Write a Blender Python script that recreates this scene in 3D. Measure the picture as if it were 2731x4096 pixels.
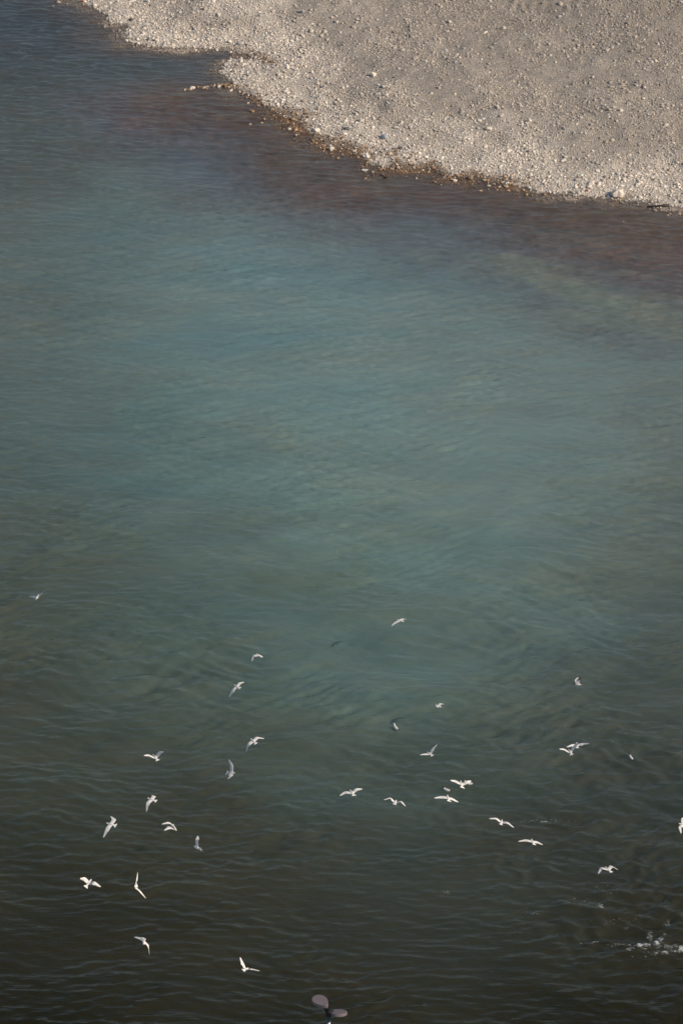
import bpy, bmesh, math
import numpy as np
from mathutils import Vector

for o in list(bpy.data.objects):
    bpy.data.objects.remove(o)
scene = bpy.context.scene
COL = scene.collection
R = math.radians

# ------------------------------------------------------------------ camera
CAM_H, PITCH, LENS = 100.0, 33.0, 135.0
W, H = 2731.0, 4096.0
cam_d = bpy.data.cameras.new('camera')
cam = bpy.data.objects.new('camera', cam_d); COL.objects.link(cam)
cam.location = (0, 0, CAM_H)
cam.rotation_euler = (R(90 - PITCH), 0, 0)
cam_d.sensor_fit = 'VERTICAL'; cam_d.sensor_height = 36.0; cam_d.sensor_width = 24.0
cam_d.lens = LENS; cam_d.clip_start = 1.0; cam_d.clip_end = 9000.0
scene.camera = cam
# ------------------------------------------------------------------ light
SUN_EL, SUN_AZ = 33.0, 110.0            # azimuth clockwise from +Y: the sun stands to the right
world = bpy.data.worlds.new('World'); scene.world = world
world.use_nodes = True
nt = world.node_tree
sky = nt.nodes.new('ShaderNodeTexSky'); sky.sky_type = 'NISHITA'; sky.sun_disc = False
sky.sun_elevation = R(SUN_EL); sky.sun_rotation = R(SUN_AZ)
bg = nt.nodes['Background']; bg.inputs[1].default_value = 0.11
nt.links.new(sky.outputs[0], bg.inputs[0])
sun_d = bpy.data.lights.new('sun', 'SUN'); sun_d.energy = 3.85; sun_d.angle = R(0.53)
sun_d.color = (1.0, 0.90, 0.78)
sun = bpy.data.objects.new('sun', sun_d); COL.objects.link(sun)
sd_ = Vector((math.sin(R(SUN_AZ)) * math.cos(R(SUN_EL)), math.cos(R(SUN_AZ)) * math.cos(R(SUN_EL)), math.sin(R(SUN_EL))))
sun.rotation_euler = sd_.to_track_quat('Z', 'Y').to_euler()
vs = scene.view_settings
vs.view_transform = 'Standard'; vs.look = 'None'; vs.exposure = 0.30; vs.gamma = 1.0
vs.use_curve_mapping = False
scene.cycles.max_bounces = 6; scene.cycles.transparent_max_bounces = 6
scene.cycles.caustics_reflective = False; scene.cycles.caustics_refractive = False

# ------------------------------------------------------------------ helpers
TANH = 18.0 / LENS
CP, SP = math.cos(R(PITCH)), math.sin(R(PITCH))
CX = np.array((1.0, 0, 0)); CU = np.array((0, SP, CP)); CF = np.array((0, CP, -SP))
PXM = (H / 2) / TANH                     # photo pixels per metre at one metre


def ray(px, py):
    a = (px - W / 2) / PXM; b = (H / 2 - py) / PXM
    return CF + a * CX + b * CU


def ground(px, py, z=0.0):
    d = ray(px, py)
    t = (z - CAM_H) / d[2]
    return np.array((0, 0, CAM_H)) + d * t


def props(o, label=None, cat=None, group=None, kind=None):
    if label: o['label'] = label
    if cat: o['category'] = cat
    if group: o['group'] = group
    if kind: o['kind'] = kind
    return o


def mesh_np(name, verts, quads=None, tris=None, mat=None, attrs=None, smooth=True, parent=None):
    me = bpy.data.meshes.new(name)
    verts = np.asarray(verts, np.float32)
    nq = 0 if quads is None else len(quads); ntr = 0 if tris is None else len(tris)
    me.vertices.add(len(verts)); me.vertices.foreach_set('co', verts.ravel())
    loops = []
    if nq: loops.append(np.asarray(quads, np.int32).ravel())
    if ntr: loops.append(np.asarray(tris, np.int32).ravel())
    loops = np.concatenate(loops)
    me.loops.add(len(loops)); me.loops.foreach_set('vertex_index', loops)
    me.polygons.add(nq + ntr)
    starts = np.concatenate([np.arange(nq) * 4, nq * 4 + np.arange(ntr) * 3]).astype(np.int32)
    me.polygons.foreach_set('loop_start', starts)
    me.polygons.foreach_set('use_smooth', np.full(nq + ntr, smooth))
    me.update(calc_edges=True)
    for k, v in (attrs or {}).items():
        v = np.asarray(v, np.float32)
        if v.ndim == 1:
            a = me.attributes.new(k, 'FLOAT', 'POINT'); a.data.foreach_set('value', v)
        else:
            a = me.attributes.new(k, 'FLOAT_COLOR', 'POINT')
            c = np.ones((len(v), 4), np.float32); c[:, :3] = v[:, :3]
            a.data.foreach_set('color', c.ravel())
    me.validate()
    o = bpy.data.objects.new(name, me); COL.objects.link(o)
    if mat: me.materials.append(mat)
    if parent: o.parent = parent
    return o


def lin(c):
    c = np.asarray(c, float) / 255.0
    return np.where(c <= 0.04045, c / 12.92, ((c + 0.055) / 1.055) ** 2.4)


class Noise:
    """periodic field with a chosen spectrum, read at any point with bilinear interpolation"""
    def __init__(s, seed, n, cell, lo, hi, power, direction=None, spread=2.0):
        rng = np.random.default_rng(seed)
        f = np.fft.fft2(rng.standard_normal((n, n)))
        k = np.fft.fftfreq(n, cell)
        ky, kx = np.meshgrid(k, k, indexing='ij')
        kk = np.hypot(kx, ky) + 1e-9
        wl = 1.0 / kk
        amp = np.exp(-(np.clip(lo / wl, 0, 40)) ** 4) * np.exp(-(np.clip(wl / hi, 0, 40)) ** 4) * kk ** (-power)
        if direction is not None:
            c = abs(kx * math.cos(direction) + ky * math.sin(direction)) / kk
            amp = amp * (0.06 + c ** spread)
        amp[0, 0] = 0
        a = np.real(np.fft.ifft2(f * amp)); s.a = a / a.std(); s.n = n; s.cell = cell

    def __call__(s, x, y):
        u = np.asarray(x) / s.cell; v = np.asarray(y) / s.cell
        i = np.floor(u).astype(int); j = np.floor(v).astype(int)
        fu = u - i; fv = v - j
        i0 = i % s.n; i1 = (i + 1) % s.n; j0 = j % s.n; j1 = (j + 1) % s.n
        return ((s.a[j0, i0] * (1 - fu) + s.a[j0, i1] * fu) * (1 - fv) +
                (s.a[j1, i0] * (1 - fu) + s.a[j1, i1] * fu) * fv)


def smooth(e0, e1, x):
    t = np.clip((x - e0) / (e1 - e0), 0, 1)
    return t * t * (3 - 2 * t)


class NT:
    """small node-graph helper"""
    def __init__(s, name):
        s.m = bpy.data.materials.new(name); s.m.use_nodes = True
        s.t = s.m.node_tree; s.t.nodes.clear()
        s.out = s.t.nodes.new('ShaderNodeOutputMaterial')

    def n(s, typ, ins=None, **kw):
        nd = s.t.nodes.new(typ)
        for k, v in kw.items(): setattr(nd, k, v)
        for k, v in (ins or {}).items():
            sock = nd.inputs[k]
            if isinstance(v, bpy.types.NodeSocket): s.t.links.new(v, sock)
            else: sock.default_value = v
        return nd

    def math(s, op, a, b=0.0, clamp=False):
        nd = s.n('ShaderNodeMath', {0: a, 1: b}, operation=op); nd.use_clamp = clamp
        return nd.outputs[0]

    def mix(s, f, a, b, blend='MIX'):
        nd = s.n('ShaderNodeMix', data_type='RGBA', blend_type=blend)
        for idx, v in ((0, f), (6, a), (7, b)):
            if isinstance(v, bpy.types.NodeSocket): s.t.links.new(v, nd.inputs[idx])
            else: nd.inputs[idx].default_value = v if idx == 0 else (tuple(v) + (1,))[:4]
        return nd.outputs[2]

    def noise(s, vec, scale, detail=3.0, rough=0.5):
        return s.n('ShaderNodeTexNoise', {'Vector': vec, 'Scale': scale, 'Detail': detail, 'Roughness': rough})

    def ramp(s, f, a, b):
        return s.n('ShaderNodeMapRange', {0: f, 1: a, 2: b, 3: 0.0, 4: 1.0}).outputs[0]

    def finish(s, shader):
        s.t.links.new(shader, s.out.inputs[0]); return s.m


def simple_mat(name, color, rough=0.6, spec=0.3, var=0.12, scale=8.0, metallic=0.0, attr=None):
    g = NT(name)
    tc = g.n('ShaderNodeTexCoord').outputs['Object']
    nz = g.noise(tc, scale, 4.0)
    k = g.n('ShaderNodeMapRange', {0: nz.outputs[0], 1: 0.3, 2: 0.7, 3: 1 - var, 4: 1 + var}).outputs[0]
    base = g.n('ShaderNodeAttribute', attribute_name=attr).outputs[0] if attr else (tuple(color) + (1,))[:4]
    sc = g.n('ShaderNodeVectorMath', {0: base if attr else color[:3], 3: k}, operation='SCALE').outputs[0]
    p = g.n('ShaderNodeBsdfPrincipled', {'Base Color': sc, 'Roughness': rough, 'Metallic': metallic, 'Specular IOR Level': spec})
    return g.finish(p.outputs[0])


# ------------------------------------------------------------------ terrain shape
SHORE_PX = [(-3600, -1150), (-1800, -780), (-900, -520), (-300, -260), (60, -110), (220, -40), (310, 0), (345, 15),
            (400, 40), (433, 62), (440, 86), (456, 97), (513, 97), (507, 117), (480, 137), (513, 163), (570, 180),
            (640, 190), (760, 190), (850, 195), (935, 205), (985, 214), (1015, 232), (985, 238), (925, 238), (912, 245),
            (883, 284), (905, 305), (930, 325), (948, 350), (996, 376), (1047, 408), (1110, 459), (1193, 491),
            (1244, 536), (1314, 590), (1372, 596), (1442, 624), (1480, 652), (1563, 674), (1633, 680), (1723, 676),
            (1793, 704), (1880, 716), (1967, 730), (2040, 738), (2107, 750), (2139, 766), (2241, 775), (2369, 786),
            (2465, 796), (2560, 806), (2624, 817), (2731, 830), (2900, 852), (3200, 900), (3800, 960), (5200, 1080)]
SHORE = [tuple(ground(*p)[:2]) for p in SHORE_PX]
LAND = np.array(SHORE + [(3000, 150), (3000, 4000), (-3000, 4000), (-3000, 900)])
n_shape = Noise(3, 512, 0.15, 0.8, 9.0, 1.0)
n_big = Noise(4, 512, 0.6, 4.0, 60.0, 1.3)
n_mid = Noise(5, 512, 0.2, 0.7, 8.0, 1.2)
n_patch = Noise(6, 512, 0.25, 1.5, 14.0, 1.4)


def shore_distance(x, y):
    """metres to the water's edge, positive on land"""
    x = np.asarray(x, float); y = np.asarray(y, float)
    best = np.full(x.shape, 1e12); inside = np.zeros(x.shape, bool)
    P = LAND; Q = np.roll(LAND, -1, 0)
    for (ax, ay), (bx, by) in zip(P, Q):
        dx, dy = bx - ax, by - ay
        t = np.clip(((x - ax) * dx + (y - ay) * dy) / (dx * dx + dy * dy), 0, 1)
        best = np.minimum(best, (x - ax - t * dx) ** 2 + (y - ay - t * dy) ** 2)
        if ay != by:
            c = ((ay > y) != (by > y)) & (x < (bx - ax) * (y - ay) / (by - ay) + ax)
            inside ^= c
    d = np.sqrt(best)
    return np.where(inside, d, -d)


SPIT = [ground(*p)[:2] for p in [(700, 366), (740, 356), (800, 349), (860, 345), (905, 343), (950, 352)]]


def spit_distance(x, y):
    b = np.full(np.shape(x), 1e9)
    for (ax, ay), (bx, by) in zip(SPIT[:-1], SPIT[1:]):
        dx, dy = bx - ax, by - ay
        t = np.clip(((x - ax) * dx + (y - ay) * dy) / (dx * dx + dy * dy), 0, 1)
        b = np.minimum(b, np.hypot(x - ax - t * dx, y - ay - t * dy))
    return b


TR0, TR1 = ground(2105, -60)[:2], ground(2150, 90)[:2]       # a short churned set of wheel ruts


def ruts(x, y):
    ax, ay = TR1; bx, by = TR0
    L = math.hypot(bx - ax, by - ay); ux, uy = (bx - ax) / L, (by - ay) / L
    t = (x - ax) * ux + (y - ay) * uy; w = (x - ax) * -uy + (y - ay) * ux
    m = smooth(-1.0, 0.8, t) * smooth(2.6, 1.6, abs(w + 0.4))
    return m * np.sin((w + 0.12 * n_mid(x, y)) * 2 * math.pi / 0.62) * np.clip(0.5 + 0.6 * n_mid(x + 7, y), 0, 1.2)


def height(x, y, sdv=None):
    d = shore_distance(x, y) if sdv is None else sdv
    d = d + n_shape(x, y) * 0.16
    land = 0.10 * np.minimum(d, 1.0) + 0.55 * smooth(0.5, 9, d) + 0.6 * smooth(5, 60, d)
    bed = -0.10 * smooth(0, 1.2, -d) - 0.45 * smooth(0.8, 10, -d) - 2.2 * smooth(9, 38, -d)
    h = np.where(d > 0, land, bed)
    wl = smooth(0.2, 4, d)
    h = h + wl * (0.035 * n_mid(x, y) + 0.09 * n_big(x, y)) + (1 - wl) * 0.015 * n_mid(x, y)
    h = h + 0.08 * ruts(x, y) * wl
    h = np.maximum(h, -0.03 - 0.25 * spit_distance(x, y))
    return h


def axis(lo, hi, step, far_lo, far_hi):
    core = np.arange(lo, hi + 1e-6, step)
    a = []; v = lo; g = step * 4
    while v > far_lo: v -= g; g *= 1.5; a.append(max(v, far_lo))
    b = []; v = core[-1]; g = step * 4
    while v < far_hi: v += g; g *= 1.5; b.append(min(v, far_hi))
    return np.array(a[::-1] + list(core) + b)


def grid(xs, ys):
    X, Y = np.meshgrid(xs, ys)
    nx, ny = len(xs), len(ys)
    i = np.arange(nx - 1)[None, :] + np.arange(ny - 1)[:, None] * nx
    q = np.stack([i, i + 1, i + 1 + nx, i + nx], -1).reshape(-1, 4)
    return X.ravel(), Y.ravel(), q


# ------------------------------------------------------------------ stone cloud (one uncountable mass)
def ico(sub):
    bm = bmesh.new(); bmesh.ops.create_icosphere(bm, subdivisions=sub, radius=1.0)
    v = np.array([p.co[:] for p in bm.verts]); f = np.array([[q.index for q in p.verts] for p in bm.faces])
    bm.free(); return v, f


def stone_shapes(sub, count, seed):
    rng = np.random.default_rng(seed); v, f = ico(sub); out = []
    for _ in range(count):
        s = v.copy()
        for _ in range(9):                                # flat facets cut from the ball
            nrm = rng.normal(size=3); nrm /= np.linalg.norm(nrm)
            h = rng.uniform(0.62, 0.95); dd = s @ nrm
            s = s - np.outer(np.maximum(dd - h, 0) * 0.85, nrm)
        s *= (1 + 0.05 * rng.normal(size=(len(s), 1)))
        out.append(s)
    return out, f


def stone_mesh(name, pos, rad, colr, mat, sub, seed, flat=(0.45, 0.8)):
    rng = np.random.default_rng(seed); shapes, f = stone_shapes(sub, 14, seed + 1)
    n = len(pos); nv = len(shapes[0])
    S = np.array(shapes)[rng.integers(0, len(shapes), n)]
    sx = rad * rng.uniform(0.85, 1.35, n); sy = rad * rng.uniform(0.7, 1.05, n); sz = rad * rng.uniform(*flat, n)
    S = S * np.stack([sx, sy, sz], 1)[:, None, :]
    tx, ty, tz = rng.normal(0, 0.22, n), rng.normal(0, 0.22, n), rng.uniform(0, 2 * math.pi, n)
    def rot(S, a, i, j):
        c, s_ = np.cos(a)[:, None], np.sin(a)[:, None]
        p, q = S[..., i].copy(), S[..., j].copy()
        S[..., i] = p * c - q * s_; S[..., j] = p * s_ + q * c
    rot(S, tx, 1, 2); rot(S, ty, 0, 2); rot(S, tz, 0, 1)
    S = S + (pos + np.stack([0 * rad, 0 * rad, sz * 0.25], 1))[:, None, :]
    F = f[None] + (np.arange(n) * nv)[:, None, None]
    C = np.repeat(colr, nv, 0)
    return mesh_np(name, S.reshape(-1, 3), tris=F.reshape(-1, 3), mat=mat, attrs={'tone': C}, smooth=False)


PALE = np.array((0.63, 0.535, 0.425)); TAN = np.array((0.39, 0.325, 0.253)); BLUE = np.array((0.33, 0.34, 0.35))
ALGAE = np.array((0.18, 0.108, 0.058)); SILT = np.array((0.16, 0.125, 0.095))


def dry_tone(x, y, d):
    """colour of the dry gravel: paler washed stones by the river, dustier ones inland"""
    k = smooth(8.0, 1.5, d + 1.1 * n_patch(x, y))
    k = np.maximum(k * 0.9, 0.14 + 0.05 * n_patch(x + 40, y))
    return np.clip(k, 0, 1)[:, None]


def stone_colours(x, y, d, rng):
    n = len(x)
    k = dry_tone(x, y, d)
    c = TAN * (1 - k) + PALE * k
    j = rng.random(n)[:, None]
    c = np.where(j < 0.05, c * 0.5 + BLUE * 0.5, c)
    c = np.where(j > 0.93, c * np.array((0.62, 0.57, 0.52)), c)
    c = c * np.exp(rng.normal(0, 0.16, n))[:, None]
    c = c * (1 - 0.14 * smooth(7, 24, d))[:, None]
    # algae-stained strip along the middle of the shore
    along = smooth(-7.0, -4.0, x) * smooth(11.5, 9.0, x)
    wet = smooth(1.5, 0.1, d + 0.55 * n_patch(x * 2, y * 2)) * (0.12 + 0.88 * along)
    w = np.clip(0.5 + (wet * 0.80 - rng.random(n)) * 3.0, 0, 0.95)
    w = np.where(d < -0.15, 0.9, w)[:, None]
    al = (ALGAE * along[:, None] + SILT * (1 - along[:, None])) * np.exp(rng.normal(0, 0.4, n))[:, None] * (1 + 0.5 * smooth(0.0, 0.4, -d))[:, None]
    return c * (1 - w) + al * w


def gravel_mat(name):
    g = NT(name)
    at = g.n('ShaderNodeAttribute', attribute_name='tone').outputs[0]
    geo = g.n('ShaderNodeNewGeometry').outputs['Position']
    nz = g.noise(geo, 22.0, 3.0)
    k = g.n('ShaderNodeMapRange', {0: nz.outputs[0], 1: 0.3, 2: 0.7, 3: 0.84, 4: 1.14}).outputs[0]
    c = g.n('ShaderNodeVectorMath', {0: at, 3: k}, operation='SCALE').outputs[0]
    b = g.n('ShaderNodeBump', {'Strength': 0.35, 'Distance': 0.02, 'Height': nz.outputs[0]})
    p = g.n('ShaderNodeBsdfPrincipled', {'Base Color': c, 'Roughness': 0.85, 'Specular IOR Level': 0.25, 'Normal': b.outputs[0]})
    return g.finish(p.outputs[0])


def bank_mat():
    g = NT('river bank gravel and sand')
    at = g.n('ShaderNodeAttribute', attribute_name='tone').outputs[0]
    geo = g.n('ShaderNodeNewGeometry').outputs['Position']
    v = g.n('ShaderNodeTexVoronoi', {'Vector': geo, 'Scale': 11.0, 'Randomness': 1.0})
    v2 = g.n('ShaderNodeTexVoronoi', {'Vector': geo, 'Scale': 24.0, 'Randomness': 1.0})
    fine = g.noise(geo, 40.0, 3.0, 0.6)
    sep = g.n('ShaderNodeSeparateColor', {0: v.outputs['Color']})
    peb = g.n('ShaderNodeMapRange', {0: sep.outputs[0], 1: 0.0, 2: 1.0, 3: 0.72, 4: 1.22}).outputs[0]
    sp2 = g.n('ShaderNodeSeparateColor', {0: v2.outputs['Color']})
    peb2 = g.n('ShaderNodeMapRange', {0: sp2.outputs[1], 1: 0.0, 2: 1.0, 3: 0.85, 4: 1.12}).outputs[0]
    grn = g.n('ShaderNodeMapRange', {0: fine.outputs[0], 1: 0.3, 2: 0.7, 3: 0.88, 4: 1.1}).outputs[0]
    k = g.math('MULTIPLY', g.math('MULTIPLY', peb, peb2), grn)
    c = g.n('ShaderNodeVectorMath', {0: at, 3: k}, operation='SCALE').outputs[0]
    hsum = g.math('SUBTRACT', 1.0, v.outputs['Distance'])
    h2 = g.math('ADD', hsum, g.math('MULTIPLY', fine.outputs[0], 0.5))
    h3 = g.math('ADD', h2, g.math('MULTIPLY', g.math('SUBTRACT', 1.0, v2.outputs['Distance']), 0.4))
    b = g.n('ShaderNodeBump', {'Strength': 0.9, 'Distance': 0.055, 'Height': h3})
    p = g.n('ShaderNodeBsdfPrincipled', {'Base Color': c, 'Roughness': 0.92, 'Specular IOR Level': 0.2, 'Normal': b.outputs[0]})
    return g.finish(p.outputs[0])


rng0 = np.random.default_rng(11)
# ground sheet: bank and river bed
xs = axis(-34, 36, 0.16, -4000, 4000); ys = axis(160, 222, 0.16, -300, 6000)
X, Y, Q = grid(xs, ys)
D = shore_distance(X, Y)
Z = height(X, Y, D)
core = (abs(X) < 60) & (Y < 260)
Z = np.where((Y < 150) & (Z < 0), np.minimum(Z, -3.0), Z)
k = dry_tone(X, Y, D)
tone = (TAN * 0.80) * (1 - k) + (PALE * 0.84) * k
along = smooth(-7.0, -4.0, X) * smooth(11.5, 9.0, X)
w = 0.75 * np.clip(smooth(0.8, 0.0, D + 0.4 * n_patch(X * 2, Y * 2)) * (0.12 + 0.88 * along), 0, 1)
w = np.where(D < 0.0, 1.0, w)[:, None]
under = 1 + 0.9 * smooth(0.0, 0.35, -D)[:, None]
al_ = along[:, None]
tone = tone * (1 - w) + (ALGAE * 0.62 * al_ + SILT * (1 - al_)) * under * w
tone = tone * ((1 + 0.04 * n_mid(X, Y)) * (1 - 0.16 * smooth(7, 24, D)))[:, None]
ground_o = mesh_np('ground', np.stack([X, Y, Z], 1), quads=Q, mat=bank_mat(), attrs={'tone': np.clip(tone, 0.01, 0.7)})
props(ground_o, kind='structure')

M_STONE = gravel_mat('washed river stones')
# stones: many positions tried, kept by density
def scatter(n, seed, xr, yr, dmin, dmax, keep):
    rng = np.random.default_rng(seed)
    x = rng.uniform(*xr, n); y = rng.uniform(*yr, n)
    d = shore_distance(x, y)
    m = (d > dmin) & (d < dmax) & (rng.random(n) < keep(x, y, d))
    return x[m], y[m], d[m], rng


def near_w(d):
    return smooth(5.5, 1.0, d)


def dens_small(x, y, d):
    base = 0.45 + 0.34 * np.clip(n_patch(x, y + 70), -0.9, 2) + 0.75 * near_w(d)
    return np.clip(np.where(d < 0, 0.55 * smooth(-5.5, 0, d), base), 0.05, 1)


def make_cloud(n, seed, rmu, rsig, rmin, rmax, sub, keep, name, label, sink=0.0):
    x, y, d, rng = scatter(n, seed, (-30, 32), (164, 219), -6.0, 70, keep)
    rad = np.clip(np.exp(rng.normal(math.log(rmu), rsig, len(x))), rmin, rmax)
    rad = rad * (1 + 0.04 * near_w(np.abs(d)))
    rad = np.where(d < -0.1, rad * 0.9, rad)
    z = height(x, y, d) - sink * rad
    pos = np.stack([x, y, z], 1)
    colr = np.clip(stone_colours(x, y, d, rng), 0.01, 0.78)
    return pos, rad, colr


small = make_cloud(175000, 21, 0.052, 0.30, 0.028, 0.10, 1, dens_small, 'pebbles', '')
def dens_big(x, y, d):
    base = 0.22 + 0.22 * np.clip(n_patch(x + 13, y + 9), -0.7, 2) + 0.40 * near_w(d)
    return np.clip(np.where(d < 0, 0.5 * smooth(-3.0, 0, d), base), 0.02, 1)
big = make_cloud(23000, 22, 0.088, 0.27, 0.06, 0.18, 2, dens_big, 'cobbles', '')
o = stone_mesh('pebbles', small[0], small[1], small[2], M_STONE, 1, 31)
props(o, 'dense pale grey and tan pebbles covering the river bank', 'gravel', kind='stuff')
# stones of the little spit in the shallows, added to the cobbles
rs = np.random.default_rng(5); sp = np.array(SPIT); ts = rs.random(110) * (len(sp) - 1)
ii = ts.astype(int); fr = (ts - ii)[:, None]
pp = sp[ii] * (1 - fr) + sp[ii + 1] * fr + rs.normal(0, 0.13, (110, 2))
keep = rs.random(110) < 0.05 + 0.75 * (ts / ts.max()); pp = pp[keep]
pz = np.full(len(pp), -0.005)
pcol = np.where(rs.random(len(pp))[:, None] < 0.4, PALE * 0.8, ALGAE * 1.5) * rs.uniform(0.75, 1.05, (len(pp), 1))
# pale stones half submerged just off the algae strip
bx = rs.uniform(-7, 12, 900); by = rs.uniform(178, 206, 900); bd = shore_distance(bx, by)
kk = (bd < -0.05) & (bd > -1.1) & (rs.random(900) < 0.6)
qp = np.stack([bx[kk], by[kk]], 1); qcol = np.where(rs.random(kk.sum())[:, None] < 0.3, PALE * 0.85, ALGAE * 1.6) * rs.uniform(0.7, 1.1, (kk.sum(), 1))
pos = np.concatenate([big[0], np.column_stack([pp, pz]), np.column_stack([qp, np.full(len(qp), -0.03)])])
rad = np.concatenate([big[1], rs.uniform(0.05, 0.12, len(pp)), rs.uniform(0.06, 0.13, len(qp))])
o = stone_mesh('cobbles', pos, rad, np.concatenate([big[2], pcol, qcol]), M_STONE, 2, 32)
props(o, 'larger rounded cobbles scattered along the water edge and bank', 'cobbles', kind='stuff')

# ------------------------------------------------------------------ water
PAL = [  # x, y in a 1568 x 2352 view, water colour as seen there, side vignette painted in, darker downwards
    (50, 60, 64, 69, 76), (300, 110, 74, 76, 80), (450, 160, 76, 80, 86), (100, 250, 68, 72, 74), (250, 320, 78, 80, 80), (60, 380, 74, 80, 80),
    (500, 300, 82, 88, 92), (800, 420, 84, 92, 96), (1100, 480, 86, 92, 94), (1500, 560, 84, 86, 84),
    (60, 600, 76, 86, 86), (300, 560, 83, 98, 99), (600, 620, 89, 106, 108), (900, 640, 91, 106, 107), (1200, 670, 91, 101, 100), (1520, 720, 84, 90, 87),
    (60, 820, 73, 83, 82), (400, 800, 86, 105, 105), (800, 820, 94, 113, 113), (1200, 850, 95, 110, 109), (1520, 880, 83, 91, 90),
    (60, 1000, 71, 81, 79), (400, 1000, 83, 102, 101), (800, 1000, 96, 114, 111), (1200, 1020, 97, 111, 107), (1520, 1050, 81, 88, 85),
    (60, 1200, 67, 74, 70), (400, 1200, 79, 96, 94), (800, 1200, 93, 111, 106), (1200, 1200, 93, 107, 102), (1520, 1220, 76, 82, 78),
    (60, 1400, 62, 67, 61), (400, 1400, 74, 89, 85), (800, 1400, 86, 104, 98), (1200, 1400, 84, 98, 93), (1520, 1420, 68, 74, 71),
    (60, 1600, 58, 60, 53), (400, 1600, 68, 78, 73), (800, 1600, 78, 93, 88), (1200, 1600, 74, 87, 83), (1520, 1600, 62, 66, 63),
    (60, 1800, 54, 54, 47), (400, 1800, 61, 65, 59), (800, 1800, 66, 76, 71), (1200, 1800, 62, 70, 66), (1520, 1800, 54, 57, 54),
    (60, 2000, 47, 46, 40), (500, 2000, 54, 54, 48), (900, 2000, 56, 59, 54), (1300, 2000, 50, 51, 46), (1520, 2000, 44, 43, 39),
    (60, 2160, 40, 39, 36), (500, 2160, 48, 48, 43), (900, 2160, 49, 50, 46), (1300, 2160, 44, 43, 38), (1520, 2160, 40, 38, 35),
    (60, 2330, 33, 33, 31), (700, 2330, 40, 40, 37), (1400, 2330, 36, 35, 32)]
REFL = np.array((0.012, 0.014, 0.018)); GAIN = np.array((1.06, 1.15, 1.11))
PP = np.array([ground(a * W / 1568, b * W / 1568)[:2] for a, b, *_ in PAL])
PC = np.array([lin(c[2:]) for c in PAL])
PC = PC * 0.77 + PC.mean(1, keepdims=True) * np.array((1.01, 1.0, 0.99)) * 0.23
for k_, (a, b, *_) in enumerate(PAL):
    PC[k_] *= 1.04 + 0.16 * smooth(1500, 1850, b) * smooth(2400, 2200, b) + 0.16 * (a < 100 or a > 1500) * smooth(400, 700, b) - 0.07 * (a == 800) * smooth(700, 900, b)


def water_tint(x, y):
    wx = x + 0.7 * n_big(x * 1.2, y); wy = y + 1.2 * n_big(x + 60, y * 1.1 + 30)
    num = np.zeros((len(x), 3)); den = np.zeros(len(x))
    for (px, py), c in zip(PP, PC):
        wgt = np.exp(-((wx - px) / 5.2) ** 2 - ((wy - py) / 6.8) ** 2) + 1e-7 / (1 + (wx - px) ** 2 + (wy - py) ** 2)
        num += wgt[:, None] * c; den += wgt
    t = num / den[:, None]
    # the stony shelf along the bank: weed-brown cobbles showing through, mauve where it deepens
    d = np.full(len(x), -60.0); m = y > 168
    d[m] = -np.minimum(-shore_distance(x[m], y[m]), spit_distance(x[m], y[m]) * 0.9 + 0.3)
    e = -d + 0.55 * n_patch(x * 0.6, y * 0.8) + 0.2 * n_mid(x, y)
    e = e * (1 + 0.5 * smooth(-9, -15, x)) * (1 - 0.38 * smooth(5, 15, x))
    stops = [(0.0, (92, 80, 74)), (1.5, (88, 75, 71)), (3.5, (84, 73, 73)), (6.0, (81, 76, 80)), (8.0, (81, 81, 87))]
    sx_ = np.array([q[0] for q in stops]); sc_ = np.array([lin(q[1]) for q in stops])
    shelf = np.stack([np.interp(e, sx_, sc_[:, c]) for c in range(3)], 1)
    yt = SPIT[2][1]
    fw = 0.9 * smooth(14.0, 3.5, e) * smooth(-22, -12, x + 1.2 * n_patch(x, y * 0.5)) * smooth(yt + 2.0, yt - 1.5, y - 0.12 * (x + 8))
    fw = np.maximum(fw, 0.6 * smooth(3.0, 0.2, -d + 0.5 * n_patch(x, y)))
    t = t * (1 - fw[:, None]) + shelf * fw[:, None]
    # pale sandy tongues drawn out by the current below the bank on the right
    st_ = n_patch(x * 0.30 + 9, (y + 0.35 * x) * 1.2 + 4)
    lane = smooth(5, 11, x) * np.exp(-((y + 0.55 * x - 182.5) / 4.2) ** 2) * smooth(-0.4, 1.2, st_)
    t = t * (1 - 0.6 * lane[:, None]) + lin((102, 104, 95)) * 0.6 * lane[:, None]
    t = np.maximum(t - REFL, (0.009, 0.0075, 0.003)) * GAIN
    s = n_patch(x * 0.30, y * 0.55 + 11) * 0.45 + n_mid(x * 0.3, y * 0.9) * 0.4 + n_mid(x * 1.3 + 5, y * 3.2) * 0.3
    warm = np.array((0.055, -0.005, -0.035))  # silt streaks; the tint also paints in warm reflections on the water
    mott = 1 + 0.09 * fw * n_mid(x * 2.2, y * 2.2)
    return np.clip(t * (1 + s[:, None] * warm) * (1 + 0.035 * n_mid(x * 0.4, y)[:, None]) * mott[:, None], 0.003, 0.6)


CELL = 0.08
n_flow = Noise(40, 512, 0.4, 5.0, 30.0, 1.4)
n_flow2 = Noise(41, 512, 0.4, 5.0, 30.0, 1.4)
n_rip = Noise(42, 1024, CELL, 0.30, 1.15, 1.0, direction=R(90), spread=10.0)
n_rip2 = Noise(46, 1024, CELL, 0.22, 0.8, 1.0, direction=R(78), spread=6.0)
n_chop = Noise(43, 1024, CELL, 0.35, 2.4, 1.5, direction=R(92), spread=3.0)
n_swell = Noise(44, 512, 0.16, 2.0, 9.0, 1.6, direction=R(100), spread=1.2)
n_gust = Noise(45, 512, 0.4, 4.0, 26.0, 1.2)

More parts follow.
